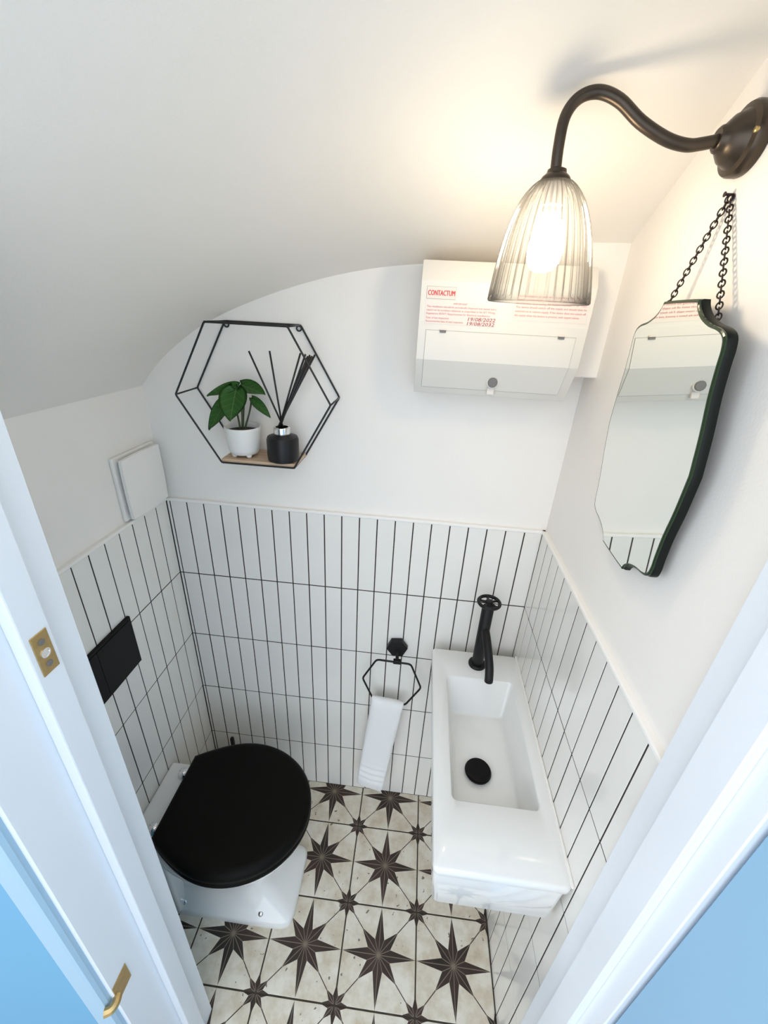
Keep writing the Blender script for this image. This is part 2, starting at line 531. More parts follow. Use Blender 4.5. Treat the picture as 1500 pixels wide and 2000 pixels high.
# wall tiling: one shared mesh per row and wall for whole tiles, cut ones on their own
TM = {}
def tile_mesh(w, h, axis):
    key = (round(w, 4), round(h, 4), axis)
    if key in TM: return TM[key]
    bm = N_()
    if axis == 'y': box(bm, -w / 2, w / 2, 0, PT - 0.0005, -h / 2, h / 2, bevel=0.0005)
    elif axis == 'L': box(bm, -PT + 0.0005, 0, -w / 2, w / 2, -h / 2, h / 2, bevel=0.0005)
    else: box(bm, 0, PT - 0.0005, -w / 2, w / 2, -h / 2, h / 2, bevel=0.0005)
    bmesh.ops.recalc_face_normals(bm, faces=bm.faces)
    me = bpy.data.meshes.new('tile'); bm.to_mesh(me); bm.free()
    me.materials.append(M['tile'])
    TM[key] = me
    return me
def put_tile(parent, axis, a0, a1, z0, z1):
    me = tile_mesh(a1 - a0, z1 - z0, axis)
    o = bpy.data.objects.new('tile', me); COL.objects.link(o)
    o.parent = parent
    m_, zc_ = (a0 + a1) / 2, (z0 + z1) / 2
    j = random.uniform(-0.0003, 0.0003)
    o.location = {'y': (m_, j, zc_), 'L': (XL + j, m_, zc_), 'R': (XR + j, m_, zc_)}[axis]
g2 = GR / 2
for r in range(5):
    z0, z1 = ROWS[r] + (g2 if r else 0.001), ROWS[r + 1] - (g2 if r < 4 else 0)
    put_tile(wall_back, 'y', XL + 0.002, -g2, z0, z1)
    for kx in range(21):
        a0, a1 = kx * U + g2, (kx + 1) * U - g2
        if kx == 20: a1 = XR - 0.0005
        put_tile(wall_back, 'y', a0, a1, z0, z1)
    # left wall, from the corner towards the door
    y = -0.002; e = -0.0501
    while y > YF + 0.006:
        lo = max(e, YF + 0.001)
        put_tile(wall_left, 'L', lo + g2, y - (g2 if y < -0.01 else 0), z0, z1)
        y = e; e -= U
    y = -0.003; e = -0.0538
    while y > YF + 0.006:
        lo = max(e, YF + 0.001)
        put_tile(wall_right, 'R', lo + g2, y - (g2 if y < -0.01 else 0), z0, z1)
        y = e; e -= U
gd = 0.0006
bm = N_(); box(bm, XL, XR, gd, PT + 0.002, 0, ZT - 0.0005); finish('grout_bed', bm, M['grout'], wall_back)
bm = N_(); box(bm, PXL - 0.002, XL - gd, YF, PT, 0, ZT - 0.0005); finish('grout_bed', bm, M['grout'], wall_left)
bm = N_(); box(bm, XR + gd, PXR + 0.002, YF, PT, 0, ZT - 0.0005); finish('grout_bed', bm, M['grout'], wall_right)
bm = N_(); box(bm, PXL, PXR, -0.0015, PT + 0.002, ZT, ZT + 0.009, bevel=0.0022, seg=2); finish('tile_trim', bm, M['trim'], wall_back)
bm = N_(); box(bm, PXL - 0.002, XL + 0.0015, YF, PT, ZT, ZT + 0.009, bevel=0.0022, seg=2); finish('tile_trim', bm, M['trim'], wall_left)
bm = N_(); box(bm, XR - 0.0015, PXR + 0.002, YF, PT, ZT, ZT + 0.009, bevel=0.0022, seg=2); finish('tile_trim', bm, M['trim'], wall_right)

# boxed-in corner beside the fuse box
bm = N_(); box(bm, 0.985, PXR + 0.002, -0.062, YB + 0.002, 1.640, 2.0, bevel=0.002)
structure(finish('trim_3', bm, M['plaster']), 'small white boxed-in corner between the fuse box and right wall', 'boxing')

# ------------------------------------------------------------------ door frame
fr = bpy.data.objects.new('trim_1', None); COL.objects.link(fr); fr.location = (LX, YF, 0); WL[fr.name] = Vector((LX, YF, 0))
structure(fr, 'white painted door frame side with brass keeps, left of the doorway', 'door frame')
bm = N_(); box(bm, LX - 0.028, LX, YH - 0.006, YF + 0.012, 0, 2.034, bevel=0.0015); finish('lining', bm, M['gloss_daylight_tint'], fr)
bm = N_(); box(bm, LX, 0.287, -0.716, -0.680, 0, 2.034, bevel=0.002, seg=2); finish('door_stop', bm, M['gloss_daylight_tint'], fr)
# hall architrave: rounded bead then a flat
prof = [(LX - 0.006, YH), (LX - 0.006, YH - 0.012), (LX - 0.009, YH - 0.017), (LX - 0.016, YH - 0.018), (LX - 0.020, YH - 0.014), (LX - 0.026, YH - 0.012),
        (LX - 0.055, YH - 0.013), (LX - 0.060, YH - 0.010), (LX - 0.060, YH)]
bm = N_(); loft(bm, [[(x, y, z) for x, y in prof] for z in (0, 2.06)]); finish('architrave', bm, M['trim_daylight_tint'], fr)
bm = N_(); box(bm, LX - 0.075, LX - 0.012, YF, YF + 0.010, 0, 2.06, bevel=0.002); finish('architrave', bm, M['gloss_daylight_tint'], fr)
# brass keep for a bolt
bm = N_(); box(bm, 0.2868, 0.2884, -0.7085, -0.6865, 1.340, 1.397, bevel=0.0004)
kp = finish('strike_plate', bm, M['brass'], fr); kp['label'] = 'small brass plate with two screws'
for z, rr in ((1.3525, 0.0042), (1.3845, 0.0042)):
    bm = N_(); lathe(bm, [(rr, 0.0), (rr, 0.0007), (rr * 0.6, 0.0012)], 0, 0, 12, axis='X', org=(0.2884, -0.6975, z)); finish('screw', bm, M['greyclip'], kp)
bm = N_(); lathe(bm, [(0.0062, 0.0), (0.0062, 0.0010), (0.0045, 0.0010), (0.0042, 0.0002)], 0, 0, 16, axis='X', org=(0.2884, -0.6975, 1.3685)); finish('bolt_hole', bm, M['chrome'], kp)
bm = N_(); box(bm, LX, LX + 0.0016, -0.789, -0.757, 0.655, 0.705, bevel=0.0004)
kl = finish('latch_keep', bm, M['brass'], fr); kl['label'] = 'brass latch keep low on the frame'
bm = N_(); tube(bm, catmull([(LX + 0.002, -0.786, 0.676), (LX + 0.005, -0.795, 0.676), (LX + 0.003, -0.803, 0.676), (LX - 0.006, -0.808, 0.676)], 4), 0.007, 8); finish('keep_lip', bm, M['brass'], kl)

fr2 = bpy.data.objects.new('trim_2', None); COL.objects.link(fr2); fr2.location = (RX, YF, 0); WL[fr2.name] = Vector((RX, YF, 0))
structure(fr2, 'white painted door frame side beside the basin, right of the doorway', 'door frame')
bm = N_(); box(bm, RX, RX + 0.028, -0.765, YF + 0.004, 0, 2.034, bevel=0.0015); finish('lining', bm, M['gloss_daylight_tint'], fr2)
bm = N_(); box(bm, RX - 0.013, RX, -0.735, -0.688, 0, 2.034, bevel=0.0015); finish('door_stop', bm, M['gloss_daylight_tint'], fr2)

bm = N_(); box(bm, LX - 0.028, RX + 0.028, -0.765, YF + 0.004, 2.035, 2.062, bevel=0.0015)
structure(finish('trim_4', bm, M['gloss_daylight_tint']), 'white head of the door frame above the doorway', 'door frame')
# open door, swung out into the hall
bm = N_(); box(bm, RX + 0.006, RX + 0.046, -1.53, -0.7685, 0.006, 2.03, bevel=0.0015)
dr = structure(finish('door_1', bm, M['door_daylight_tint']), 'plain white door standing open outwards, right of the doorway', 'door')

# ================================================================== TOILET
TY = -0.345
toilet = thing('toilet', 'white back-to-wall toilet with closed round black seat lid', 'toilet', (XL, TY, 0))
def selip(xb_, xf, hw, p, z, n=48):
    xc, a = (xb_ + xf) / 2, (xf - xb_) / 2
    out = []
    for i in range(n):
        t = 2 * pi * i / n
        c_, s_ = cos(t), sin(t)
        out.append((xc + a * math.copysign(abs(c_) ** (2 / p), c_), TY + hw * math.copysign(abs(s_) ** (2 / p), s_), z))
    return out
bm = N_()
loft(bm, [selip(-0.008, 0.436, 0.112, 9, 0.0), selip(-0.008, 0.438, 0.113, 9, 0.022), selip(-0.008, 0.433, 0.109, 8, 0.032), selip(-0.006, 0.415, 0.098, 6, 0.042),
          selip(-0.004, 0.375, 0.086, 4.5, 0.065), selip(0.0, 0.345, 0.080, 3.4, 0.11), selip(0.0, 0.345, 0.084, 3, 0.17), selip(0.01, 0.372, 0.105, 2.7, 0.24),
          selip(0.02, 0.415, 0.138, 2.5, 0.31), selip(0.03, 0.452, 0.166, 2.4, 0.36), selip(0.035, 0.466, 0.176, 2.35, 0.385), selip(0.037, 0.466, 0.176, 2.35, 0.395)])
finish('pan', bm, M['ceramic'], toilet, smooth=True, autosmooth=60)
bm = N_(); box(bm, XL + 0.0005, 0.09, TY - 0.118, TY + 0.118, 0.02, 0.394, bevel=0.010, seg=3)
finish('rear_ledge', bm, M['ceramic'], toilet, smooth=True, autosmooth=40)
def lid_outline(xb_, xf, hw, hb, z, n=22, x0=0.262):
    up = []
    for i in range(n + 1):
        s = i / n
        x = xb_ + (x0 - xb_) * s
        up.append((x, hb + (hw - hb) * sin(pi / 2 * s) ** 0.95))
    m = 26
    for i in range(1, m):
        t = pi / 2 * i / m
        up.append((x0 + (xf - x0) * sin(t), hw * cos(t)))
    pts = [(x, TY + h, z) for x, h in up] + [(xf, TY, z)] + [(x, TY - h, z) for x, h in reversed(up)]
    return pts
bm = N_()
loft(bm, [lid_outline(0.076, 0.474, 0.180, 0.112, 0.397), lid_outline(0.073, 0.478, 0.185, 0.115, 0.401), lid_outline(0.073, 0.478, 0.185, 0.115, 0.412), lid_outline(0.076, 0.474, 0.181, 0.112, 0.4165)])
finish('seat', bm, M['blacklid'], toilet, smooth=True, autosmooth=50)
bm = N_()
loft(bm, [lid_outline(0.078, 0.473, 0.179, 0.113, 0.4175), lid_outline(0.074, 0.479, 0.185, 0.117, 0.422), lid_outline(0.074, 0.479, 0.185, 0.117, 0.433),
          lid_outline(0.077, 0.476, 0.181, 0.114, 0.442), lid_outline(0.085, 0.468, 0.172, 0.106, 0.449), lid_outline(0.095, 0.458, 0.160, 0.096, 0.4505),
          lid_outline(0.14, 0.41, 0.11, 0.06, 0.4508, x0=0.27)])
ld = finish('lid', bm, M['blacklid'], toilet, smooth=True, autosmooth=60)
ld['label'] = 'matt black toilet lid'
for dy in (-0.078, 0.078):
    bm = N_(); lathe(bm, [(0.017, 0.394), (0.017, 0.402), (0.013, 0.406), (0.011, 0.418), (0.006, 0.421)], 0.052, TY + dy, 20)
    hg = finish('hinge', bm, M['chrome'], toilet, smooth=True, autosmooth=40)
    bm = N_(); box(bm, 0.045, 0.10, TY + dy - 0.010, TY + dy + 0.010, 0.408, 0.418, bevel=0.002); finish('hinge_arm', bm, M['chrome'], hg)
for x in (0.092, 0.338):
    bm = N_(); lathe(bm, [(0.010, 0.036), (0.010, 0.041), (0.007, 0.047), (0.003, 0.049)], x, TY - 0.092, 16)
    finish('screw_cap', bm, M['chrome'], toilet, smooth=True, autosmooth=50)

# toilet brush tucked behind the toilet
tb = thing('toilet_brush', 'black toilet brush standing in the corner behind the toilet', 'brush', (0.104, -0.058, 0))
bm = N_(); lathe(bm, [(0.040, 0.0), (0.042, 0.01), (0.040, 0.13), (0.034, 0.14), (0.012, 0.142)], 0.104, -0.058, 24); finish('holder', bm, M['black'], tb, smooth=True, autosmooth=40)
bm = N_(); lathe(bm, [(0.0075, 0.135), (0.0075, 0.288), (0.0065, 0.293), (0.003, 0.296)], 0.104, -0.058, 14); finish('handle', bm, M['black'], tb, smooth=True, autosmooth=40)

# flush plate
fp = thing('flush_plate', 'flat black dual flush plate on the tiled left wall', 'flush plate', (XL, -0.36, 0.858))
bm = N_(); box(bm, XL + 0.0006, XL + 0.009, -0.478, -0.246, 0.858, 1.010, bevel=0.0012, seg=2); finish('plate', bm, M['blackgloss'], fp)
for y0, y1 in ((-0.470, -0.3683), (-0.3677, -0.254)):
    bm = N_(); box(bm, XL + 0.0088, XL + 0.0105, y0, y1, 0.866, 1.002, bevel=0.0006); finish('button', bm, M['blackgloss'], fp)

# extractor fan
ef = thing('extractor_fan', 'square white extractor fan cover on the left wall above the tiles', 'extractor fan', (PXL, -0.085, 1.236))
bm = N_(); box(bm, PXL + 0.0003, PXL + 0.010, -0.166, -0.006, 1.240, 1.404, bevel=0.003, seg=2); finish('back_plate', bm, M['fanplastic'], ef)
bm = N_(); box(bm, PXL + 0.008, PXL + 0.020, -0.150, -0.022, 1.252, 1.392, bevel=0.002); finish('recess', bm, M['fanrecess'], ef)
bm = N_()
n = 14
F0 = []; F1 = []
for i in range(n + 1):
    for lst in (F0, F1): lst.append([])
    for j in range(n + 1):
        a, b = i / n * 2 - 1, j / n * 2 - 1
        y = -0.0855 + 0.0735 * a * (1 + 0.030 * (1 - b * b))
        z = 1.322 + 0.076 * b * (1 + 0.030 * (1 - a * a))
        bul = 0.005 * (1 - a * a) * (1 - b * b)
        F1[i].append(bm.verts.new((PXL + 0.0275 + bul, y, z)))
        F0[i].append(bm.verts.new((PXL + 0.019, y, z)))
for i in range(n):
    for j in range(n):
        bm.faces.new((F1[i][j], F1[i + 1][j], F1[i + 1][j + 1], F1[i][j + 1]))
        bm.faces.new((F0[i][j], F0[i][j + 1], F0[i + 1][j + 1], F0[i + 1][j]))
    for j in (0, n):
        bm.faces.new((F0[i][j], F0[i + 1][j], F1[i + 1][j], F1[i][j]))
        bm.faces.new((F0[j][i], F0[j][i + 1], F1[j][i + 1], F1[j][i]))
finish('front_cover', bm, M['fanplastic'], ef, smooth=True, autosmooth=40)

# ================================================================== BASIN, TAP
ZB = 0.820
basin = thing('wash_basin', 'narrow white rectangular ceramic basin fixed to the right wall', 'basin', (0.924, -0.32, 0.67))
X1 = XR - 0.0006
bm = N_()
loft(bm, [rrect(0.814, 1.043, -0.588, -0.052, 0.012, 0.670), rrect(0.807, 1.043, -0.595, -0.047, 0.014, 0.675), rrect(0.805, 1.043, -0.598, -0.045, 0.014, 0.682), rrect(0.7965, 1.043, -0.605, -0.0385, 0.012, 0.796),
          rrect(0.7965, X1, -0.605, -0.0385, 0.012, 0.797), rrect(0.7955, X1, -0.606, -0.037, 0.012, 0.803), rrect(0.795, X1, -0.6065, -0.0365, 0.012, 0.813),
          rrect(0.797, X1 - 0.002, -0.6045, -0.0385, 0.011, 0.818), rrect(0.801, X1 - 0.004, -0.601, -0.042, 0.010, ZB),
          rrect(0.833, 1.025, -0.480, -0.139, 0.013, ZB), rrect(0.8355, 1.0225, -0.4775, -0.1415, 0.013, ZB - 0.002), rrect(0.8375, 1.021, -0.476, -0.144, 0.013, ZB - 0.006),
          rrect(0.848, 1.003, -0.462, -0.186, 0.010, 0.742), rrect(0.853, 0.998, -0.457, -0.191, 0.010, 0.7345), rrect(0.858, 0.993, -0.452, -0.197, 0.010, 0.732)])
finish('bowl', bm, M['ceramic'], basin, smooth=True, autosmooth=35)
bm = N_(); box(bm, X1 - 0.005, XR - 0.0002, -0.605, -0.038, ZB - 0.003, ZB + 0.003, bevel=0.0012); finish('sealant_bead', bm, M['trim'], basin)
bm = N_(); lathe(bm, [(0.027, 0.7322), (0.027, 0.737), (0.0315, 0.738), (0.0325, 0.742), (0.030, 0.7465), (0.018, 0.749)], 0.9145, -0.357, 32)
wp = finish('waste_cap', bm, M['blackgloss'], basin, smooth=True, autosmooth=35); wp['label'] = 'round black waste cap'

TX, TYY = 0.9275, -0.086
tap = thing('basin_tap', 'matt black pillar tap with spoked wheel handle on the basin', 'tap', (TX, TYY, ZB))
bm = N_(); lathe(bm, [(0.0255, ZB + 0.0003), (0.0255, ZB + 0.006), (0.023, ZB + 0.009), (0.016, ZB + 0.010)], TX, TYY, 28); finish('base_ring', bm, M['black'], tap, smooth=True, autosmooth=35)
bm = N_(); lathe(bm, [(0.0165, ZB + 0.009), (0.0165, 1.030), (0.0150, 1.033), (0.008, 1.034), (0.008, 1.044)], TX, TYY, 28); finish('body', bm, M['black'], tap, smooth=True, autosmooth=35)
bm = N_(); tube(bm, catmull([(TX + 0.001, -0.088, 0.962), (TX + 0.004, -0.112, 0.952), (TX + 0.008, -0.146, 0.930), (TX + 0.0115, -0.176, 0.905), (TX + 0.013, -0.189, 0.880), (TX + 0.0135, -0.191, 0.868)], 6), 0.0115, 16)
finish('spout', bm, M['black'], tap, smooth=True, autosmooth=50)
bm = N_(); tube(bm, [(TX + 0.0285 * cos(2 * pi * i / 36), TYY + 0.0285 * sin(2 * pi * i / 36), 1.048) for i in range(36)], 0.0048, 10, closed=True)
hw_ = finish('handwheel', bm, M['black'], tap, smooth=True)
bm = N_(); lathe(bm, [(0.0095, 1.043), (0.0105, 1.047), (0.0095, 1.053), (0.004, 1.055)], TX, TYY, 20); finish('hub', bm, M['black'], hw_, smooth=True, autosmooth=40)
for q in range(5):
    t = 2 * pi * q / 5 + 0.4
    bm = N_(); tube(bm, [(TX + r_ * cos(t), TYY + r_ * sin(t), 1.048) for r_ in (0.006, 0.013, 0.020, 0.027)], [0.0048, 0.0034, 0.0034, 0.0048], 8); finish('spoke', bm, M['black'], hw_, smooth=True)

# ================================================================== TOWEL RING + TOWEL
tr = thing('towel_ring', 'black hexagonal towel ring on the tiled back wall', 'towel ring', (0.687, 0, 0.755))
RYp = -0.045
bm = N_()
def hexl(r, y, rot=0.12): return [(0.687 + r * cos(pi / 3 * i + rot), y, 0.780 + r * sin(pi / 3 * i + rot)) for i in range(6)]
loft(bm, [hexl(0.032, -0.0004), hexl(0.034, -0.004), hexl(0.034, -0.018), hexl(0.031, -0.022)]); finish('wall_mount', bm, M['black'], tr)
bm = N_(); tube(bm, [(0.689, -0.020, 0.770), (0.690, -0.033, 0.760), (0.691, RYp, 0.755)], 0.0055, 10)
box(bm, 0.679, 0.703, RYp - 0.006, RYp + 0.006, 0.746, 0.760, bevel=0.001); finish('bracket', bm, M['black'], tr)
HX = [(0.626, 0.752), (0.735, 0.748), (0.7755, 0.650), (0.729, 0.562), (0.620, 0.576), (0.583, 0.664)]
ring = []
for i in range(6):
    p, a, b = Vector(HX[i]), Vector(HX[i - 1]), Vector(HX[(i + 1) % 6])
    d1, d2 = (a - p).normalized() * 0.010, (b - p).normalized() * 0.010
    for s in (0, 0.33, 0.67, 1):
        q = (p + d1) * (1 - s) ** 2 + p * 2 * s * (1 - s) + (p + d2) * s * s
        ring.append((q.x, RYp, q.y))
bm = N_(); tube(bm, ring, 0.0032, 8, closed=True); finish('ring', bm, M['black'], tr, smooth=True)

bm = N_()
# folded hand towel draped through the lower bar: front and back leaves in one soft slab
def tow(s, u):
    """s 0..1 down the towel, u -1..1 across; centre line leans to the left going down"""
    z = 0.590 - 0.448 * s
    cx = 0.6715 - 0.046 * s
    hw = 0.054 - 0.005 * s
    return cx + hw * u, z - 0.040 * (u * 0.5 + 0.5) * (0.35 + 0.65 * s) * 0.8
loops = []
NS = 80
for k in range(NS + 1):
    s = k / NS
    th = 0.0175 if s < 0.93 else 0.0175 - 0.007 * (s - 0.93) / 0.07
    if s < 0.06: th = 0.0175 * sqrt(max(0.05, 1 - ((0.06 - s) / 0.06) ** 2))
    wob = 0.0014 * sin(s * 9) + (0.0030 * sin((s - 0.70) * 2 * pi / 0.065) if 0.70 < s < 0.895 else 0)
    lp = []
    n = 28
    for i in range(n):
        t = 2 * pi * i / n
        c_, s_ = cos(t), sin(t)
        u = math.copysign(abs(c_) ** 0.32, c_)
        v = math.copysign(abs(s_) ** 0.55, s_)
        shr = 1.0 if s < 0.985 else 0.93
        x, z = tow(s, u * shr)
        lp.append((x, RYp - 0.004 + v * (th + wob) - 0.012 * s + 0.0016 * sin(u * 5 + s * 6), z))
    loops.append(lp)
loft(bm, loops)
tw = finish('hand_towel', bm, M['towel'], None, (0.65, RYp, 0.12), smooth=True)
tw['label'] = 'folded white hand towel hanging through the black hexagonal ring'; tw['category'] = 'towel'

# ================================================================== HEXAGON SHELF
HC = Vector((0.3115, 0, 1.550)); HR = 0.1825
hs = thing('hexagon_shelf', 'black wire hexagon wall shelf with a pale wood board', 'shelf', (HC.x, YB, 1.392))
def hv(i, y, r=HR): return Vector((HC.x + r * cos(pi / 3 * i), y, HC.z + r * sin(pi / 3 * i)))
YBK, YFR = YB - 0.003, -0.092
for nm, y in (('front_frame', YFR), ('back_frame', YBK)):
    pts = []
    for i in range(6):
        a, b = hv(i, y), hv(i + 1, y)
        pts += [a.lerp(b, 0.015), a.lerp(b, 0.5), a.lerp(b, 0.985)]
    bm = N_(); tube(bm, pts, 0.0023, 8, closed=True); finish(nm, bm, M['wire'], hs, smooth=True)
for i in range(6):
    bm = N_(); tube(bm, [hv(i, YFR), hv(i, YBK)], 0.0020, 8); finish('cross_wire', bm, M['wire'], hs, smooth=True)
for i, sx in ((1, 1), (2, -1)):
    c = hv(i, YBK)
    bm = N_(); tube(bm, [(c.x - sx * 0.004 + 0.0055 * cos(2 * pi * q / 14), YBK - 0.001, c.z - 0.007 + 0.0055 * sin(2 * pi * q / 14)) for q in range(14)], 0.0018, 6, closed=True)
    finish('hanging_loop', bm, M['wire'], hs, smooth=True)
bz = HC.z - HR * sin(pi / 3)
bm = N_(); box(bm, HC.x - 0.0935, HC.x + 0.0935, YFR + 0.003, YBK - 0.001, bz + 0.0005, bz + 0.0085, bevel=0.0008)
finish('board', bm, M['wood'], hs)
SZ = bz + 0.0088

# potted plant
px_, py_ = 0.263, -0.050
pp = thing('potted_plant', 'small green leafy plant in a white footed pot on the hexagon shelf', 'plant', (px_, py_, SZ))
bm = N_()
lathe(bm, [(0.026, SZ + 0.006), (0.034, SZ + 0.009), (0.0385, SZ + 0.020), (0.0420, SZ + 0.045), (0.0435, SZ + 0.068), (0.0440, SZ + 0.074), (0.0425, SZ + 0.0755), (0.0405, SZ + 0.073), (0.0395, SZ + 0.060)], px_, py_, 32)
pot = finish('pot', bm, M['pot'], pp, smooth=True, autosmooth=60)
for q in range(4):
    t = pi / 4 + q * pi / 2
    bm = N_(); lathe(bm, [(0.0045, SZ), (0.0065, SZ + 0.004), (0.0085, SZ + 0.012)], px_ + 0.026 * cos(t), py_ + 0.026 * sin(t), 10); finish('foot', bm, M['pot'], pot, smooth=True)
bm = N_(); lathe(bm, [(0.0395, SZ + 0.058), (0.039, SZ + 0.063), (0.02, SZ + 0.066)], px_, py_, 24); finish('soil', bm, M['soil'], pp)
def leaf(base, tip, width, nrm, heart=0.35, droop=0.12):
    base, tip = Vector(base), Vector(tip)
    d = tip - base; L = d.length
    X = d.normalized(); Z = Vector(nrm); Z = (Z - X * Z.dot(X)).normalized(); Y = Z.cross(X)
    bm = bmesh.new()
    n, m_ = 14, 8
    top = []
    for i in range(n + 1):
        s = i / n
        w = width / 2 * (sin(pi * min(1, s ** 0.62)) ** 0.8 if 0 < s < 1 else 0)
        if s == 0: w = width * 0.16
        row = []
        for j in range(m_ + 1):
            b = j / m_ * 2 - 1
            back = -heart * width * 0.5 * abs(b) ** 1.5 * max(0, 1 - s * 2.2)
            zz = -droop * L * (s ** 2) + 0.10 * width * (abs(b) ** 1.6) + droop * L * s
            row.append(bm.verts.new((s * L + back, w * b, zz)))
        top.append(row)
    for i in range(n):
        for j in range(m_):
            try: bm.faces.new((top[i][j], top[i + 1][j], top[i + 1][j + 1], top[i][j + 1]))
            except ValueError: pass
    r = bmesh.ops.solidify(bm, geom=bm.faces[:], thickness=0.0007)
    bmesh.ops.recalc_face_normals(bm, faces=bm.faces)
    me = bpy.data.meshes.new('leaf'); bm.to_mesh(me); bm.free()
    me.materials.append(M['leaf'])
    for p in me.polygons: p.use_smooth = True
    o = bpy.data.objects.new('leaf', me); COL.objects.link(o)
    rot = Matrix((X, Y, Z)).transposed().to_4x4()
    o.parent = pp
    o.matrix_local = Matrix.Translation(base - WL[pp.name]) @ rot
    return base
lv = [((0.268, -0.060, 1.572), (0.196, -0.075, 1.546), 0.040, (-0.2, -0.55, 0.8)),
      ((0.270, -0.050, 1.574), (0.332, -0.060, 1.556), 0.044, (0.2, -0.55, 0.8)),
      ((0.268, -0.075, 1.567), (0.263, -0.110, 1.500), 0.068, (0.0, -0.85, 0.5)),
      ((0.242, -0.068, 1.540), (0.199, -0.090, 1.470), 0.046, (-0.35, -0.85, 0.35)),
      ((0.292, -0.048, 1.545), (0.337, -0.052, 1.500), 0.026, (0.5, -0.6, 0.5))]
for base, tip, w, nr in lv:
    leaf(base, tip, w, nr)
    b = Vector(base)
    bm = N_(); tube(bm, catmull([(px_ + (b.x - px_) * 0.15, py_ - 0.004, SZ + 0.06), (px_ + (b.x - px_) * 0.6, (py_ + b.y) / 2 + 0.012, SZ + 0.06 + (b.z - SZ - 0.06) * 0.6), (b.x, b.y + 0.001, b.z)], 5), 0.0022, 7)
    finish('stem', bm, M['stem'], pp, smooth=True)

# reed diffuser
dx, dy_ = 0.3675, -0.062
rd = thing('reed_diffuser', 'black bottle reed diffuser with silver collar and black sticks on the hexagon shelf', 'diffuser', (dx, dy_, SZ))
bm = N_()
lathe(bm, [(0.034, SZ + 0.0003), (0.0375, SZ + 0.003), (0.0385, SZ + 0.012), (0.0385, SZ + 0.054), (0.036, SZ + 0.060), (0.022, SZ + 0.064), (0.0175, SZ + 0.066), (0.0175, SZ + 0.070)], dx, dy_, 36)
finish('bottle', bm, M['blackglass'], rd, smooth=True, autosmooth=45)
bm = N_(); lathe(bm, [(0.0195, SZ + 0.066), (0.0198, SZ + 0.067), (0.0198, SZ + 0.082), (0.0188, SZ + 0.0835), (0.0150, SZ + 0.0835), (0.0145, SZ + 0.070)], dx, dy_, 28); finish('collar', bm, M['chrome'], rd, smooth=True, autosmooth=40)
tips = [(0.303, -0.066, 1.652), (0.347, -0.055, 1.654), (0.424, -0.075, 1.655), (0.431, -0.060, 1.652), (0.435, -0.075, 1.653), (0.438, -0.050, 1.650), (0.441, -0.078, 1.650), (0.445, -0.066, 1.648), (0.449, -0.072, 1.650), (0.452, -0.058, 1.652)]
for q, tp in enumerate(tips):
    tp = Vector(tp)
    b = Vector((dx - (tp.x - dx) * 0.18 + random.uniform(-0.003, 0.003), dy_ + random.uniform(-0.005, 0.005), SZ + 0.068))
    bm = N_(); tube(bm, [b, b.lerp(tp, 0.5), tp], 0.0022, 7); finish('reed', bm, M['wire'], rd, smooth=True)

# ================================================================== FUSE BOX (consumer unit)
BX0, BX1 = 0.678, 1.000
PROF = [(0.009, 1.586), (-0.083, 1.591), (-0.126, 1.663), (-0.1295, 1.735), (-0.1295, 1.803), (-0.1065, 1.8385), (0.009, 1.8405)]
fb = thing('fuse_box', 'white metal fuse box with red lettering, high on the back wall', 'fuse box', (0.84, YB, 1.586))
bm = N_()
loft(bm, [[(x, y, z) for y, z in PROF] for x in (BX0, BX1)])
es = [e for e in bm.edges]
bmesh.ops.bevel(bm, geom=es, offset=0.0016, segments=2, affect='EDGES', profile=0.5)
body = finish('body', bm, M['plastic'], fb, smooth=True, autosmooth=25)
def fy(z):
    for (y0, z0), (y1, z1) in zip(PROF[1:-1], PROF[2:]):
        if z <= z1: return y0 + (y1 - y0) * (z - z0) / (z1 - z0)
    return PROF[-2][0]
def strip(bm, pts, x0, x1, off, th=0.0012):
    """panel following the front profile at the heights pts, off in front"""
    loft(bm, [[(x, fy(z) - off, z) for z in pts] + [(x, fy(z) - off + th, z) for z in reversed(pts)] for x in (x0, x1)])
bm = N_(); strip(bm, [1.6045, 1.63, 1.663, 1.69, 1.7185], 0.6935, 0.9815, 0.0003, 0.0020); finish('flap_gap', bm, M['line'], fb)
bm = N_(); strip(bm, [1.6053, 1.63, 1.663, 1.69, 1.7177], 0.6943, 0.9807, 0.0012, 0.0020); fl = finish('cover_flap', bm, M['plastic'], fb)
for x in (0.727, 0.953):
    bm = N_(); box(bm, x - 0.006, x + 0.006, fy(1.718) - 0.004, fy(1.718) + 0.001, 1.7145, 1.7185, bevel=0.0006)
    hc = finish('hinge_clip', bm, M['greyclip'], fb)
    bm = N_(); box(bm, x - 0.0058, x + 0.0058, fy(1.718) - 0.0045, fy(1.718) + 0.001, 1.7188, 1.7215, bevel=0.0006); finish('clip_top', bm, M['label'], hc)
kz = 1.624
ky = fy(kz)
bm = N_(); lathe(bm, [(0.0125, -0.001), (0.0125, -0.004), (0.0115, -0.005)], 0, 0, 24, axis='Y', org=(0.841, ky, kz)); kr = finish('latch_surround', bm, M['plastic'], fb)
bm = N_(); lathe(bm, [(0.0100, -0.004), (0.0100, -0.0075), (0.0085, -0.0085)], 0, 0, 24, axis='Y', org=(0.841, ky, kz)); finish('latch_knob', bm, M['greyclip'], kr)
bm = N_(); box(bm, 0.833, 0.8485, fy(1.606) - 0.0080, fy(1.606) + 0.001, 1.597, 1.6125, bevel=0.002, seg=2); finish('latch_tab', bm, M['label'], fb)

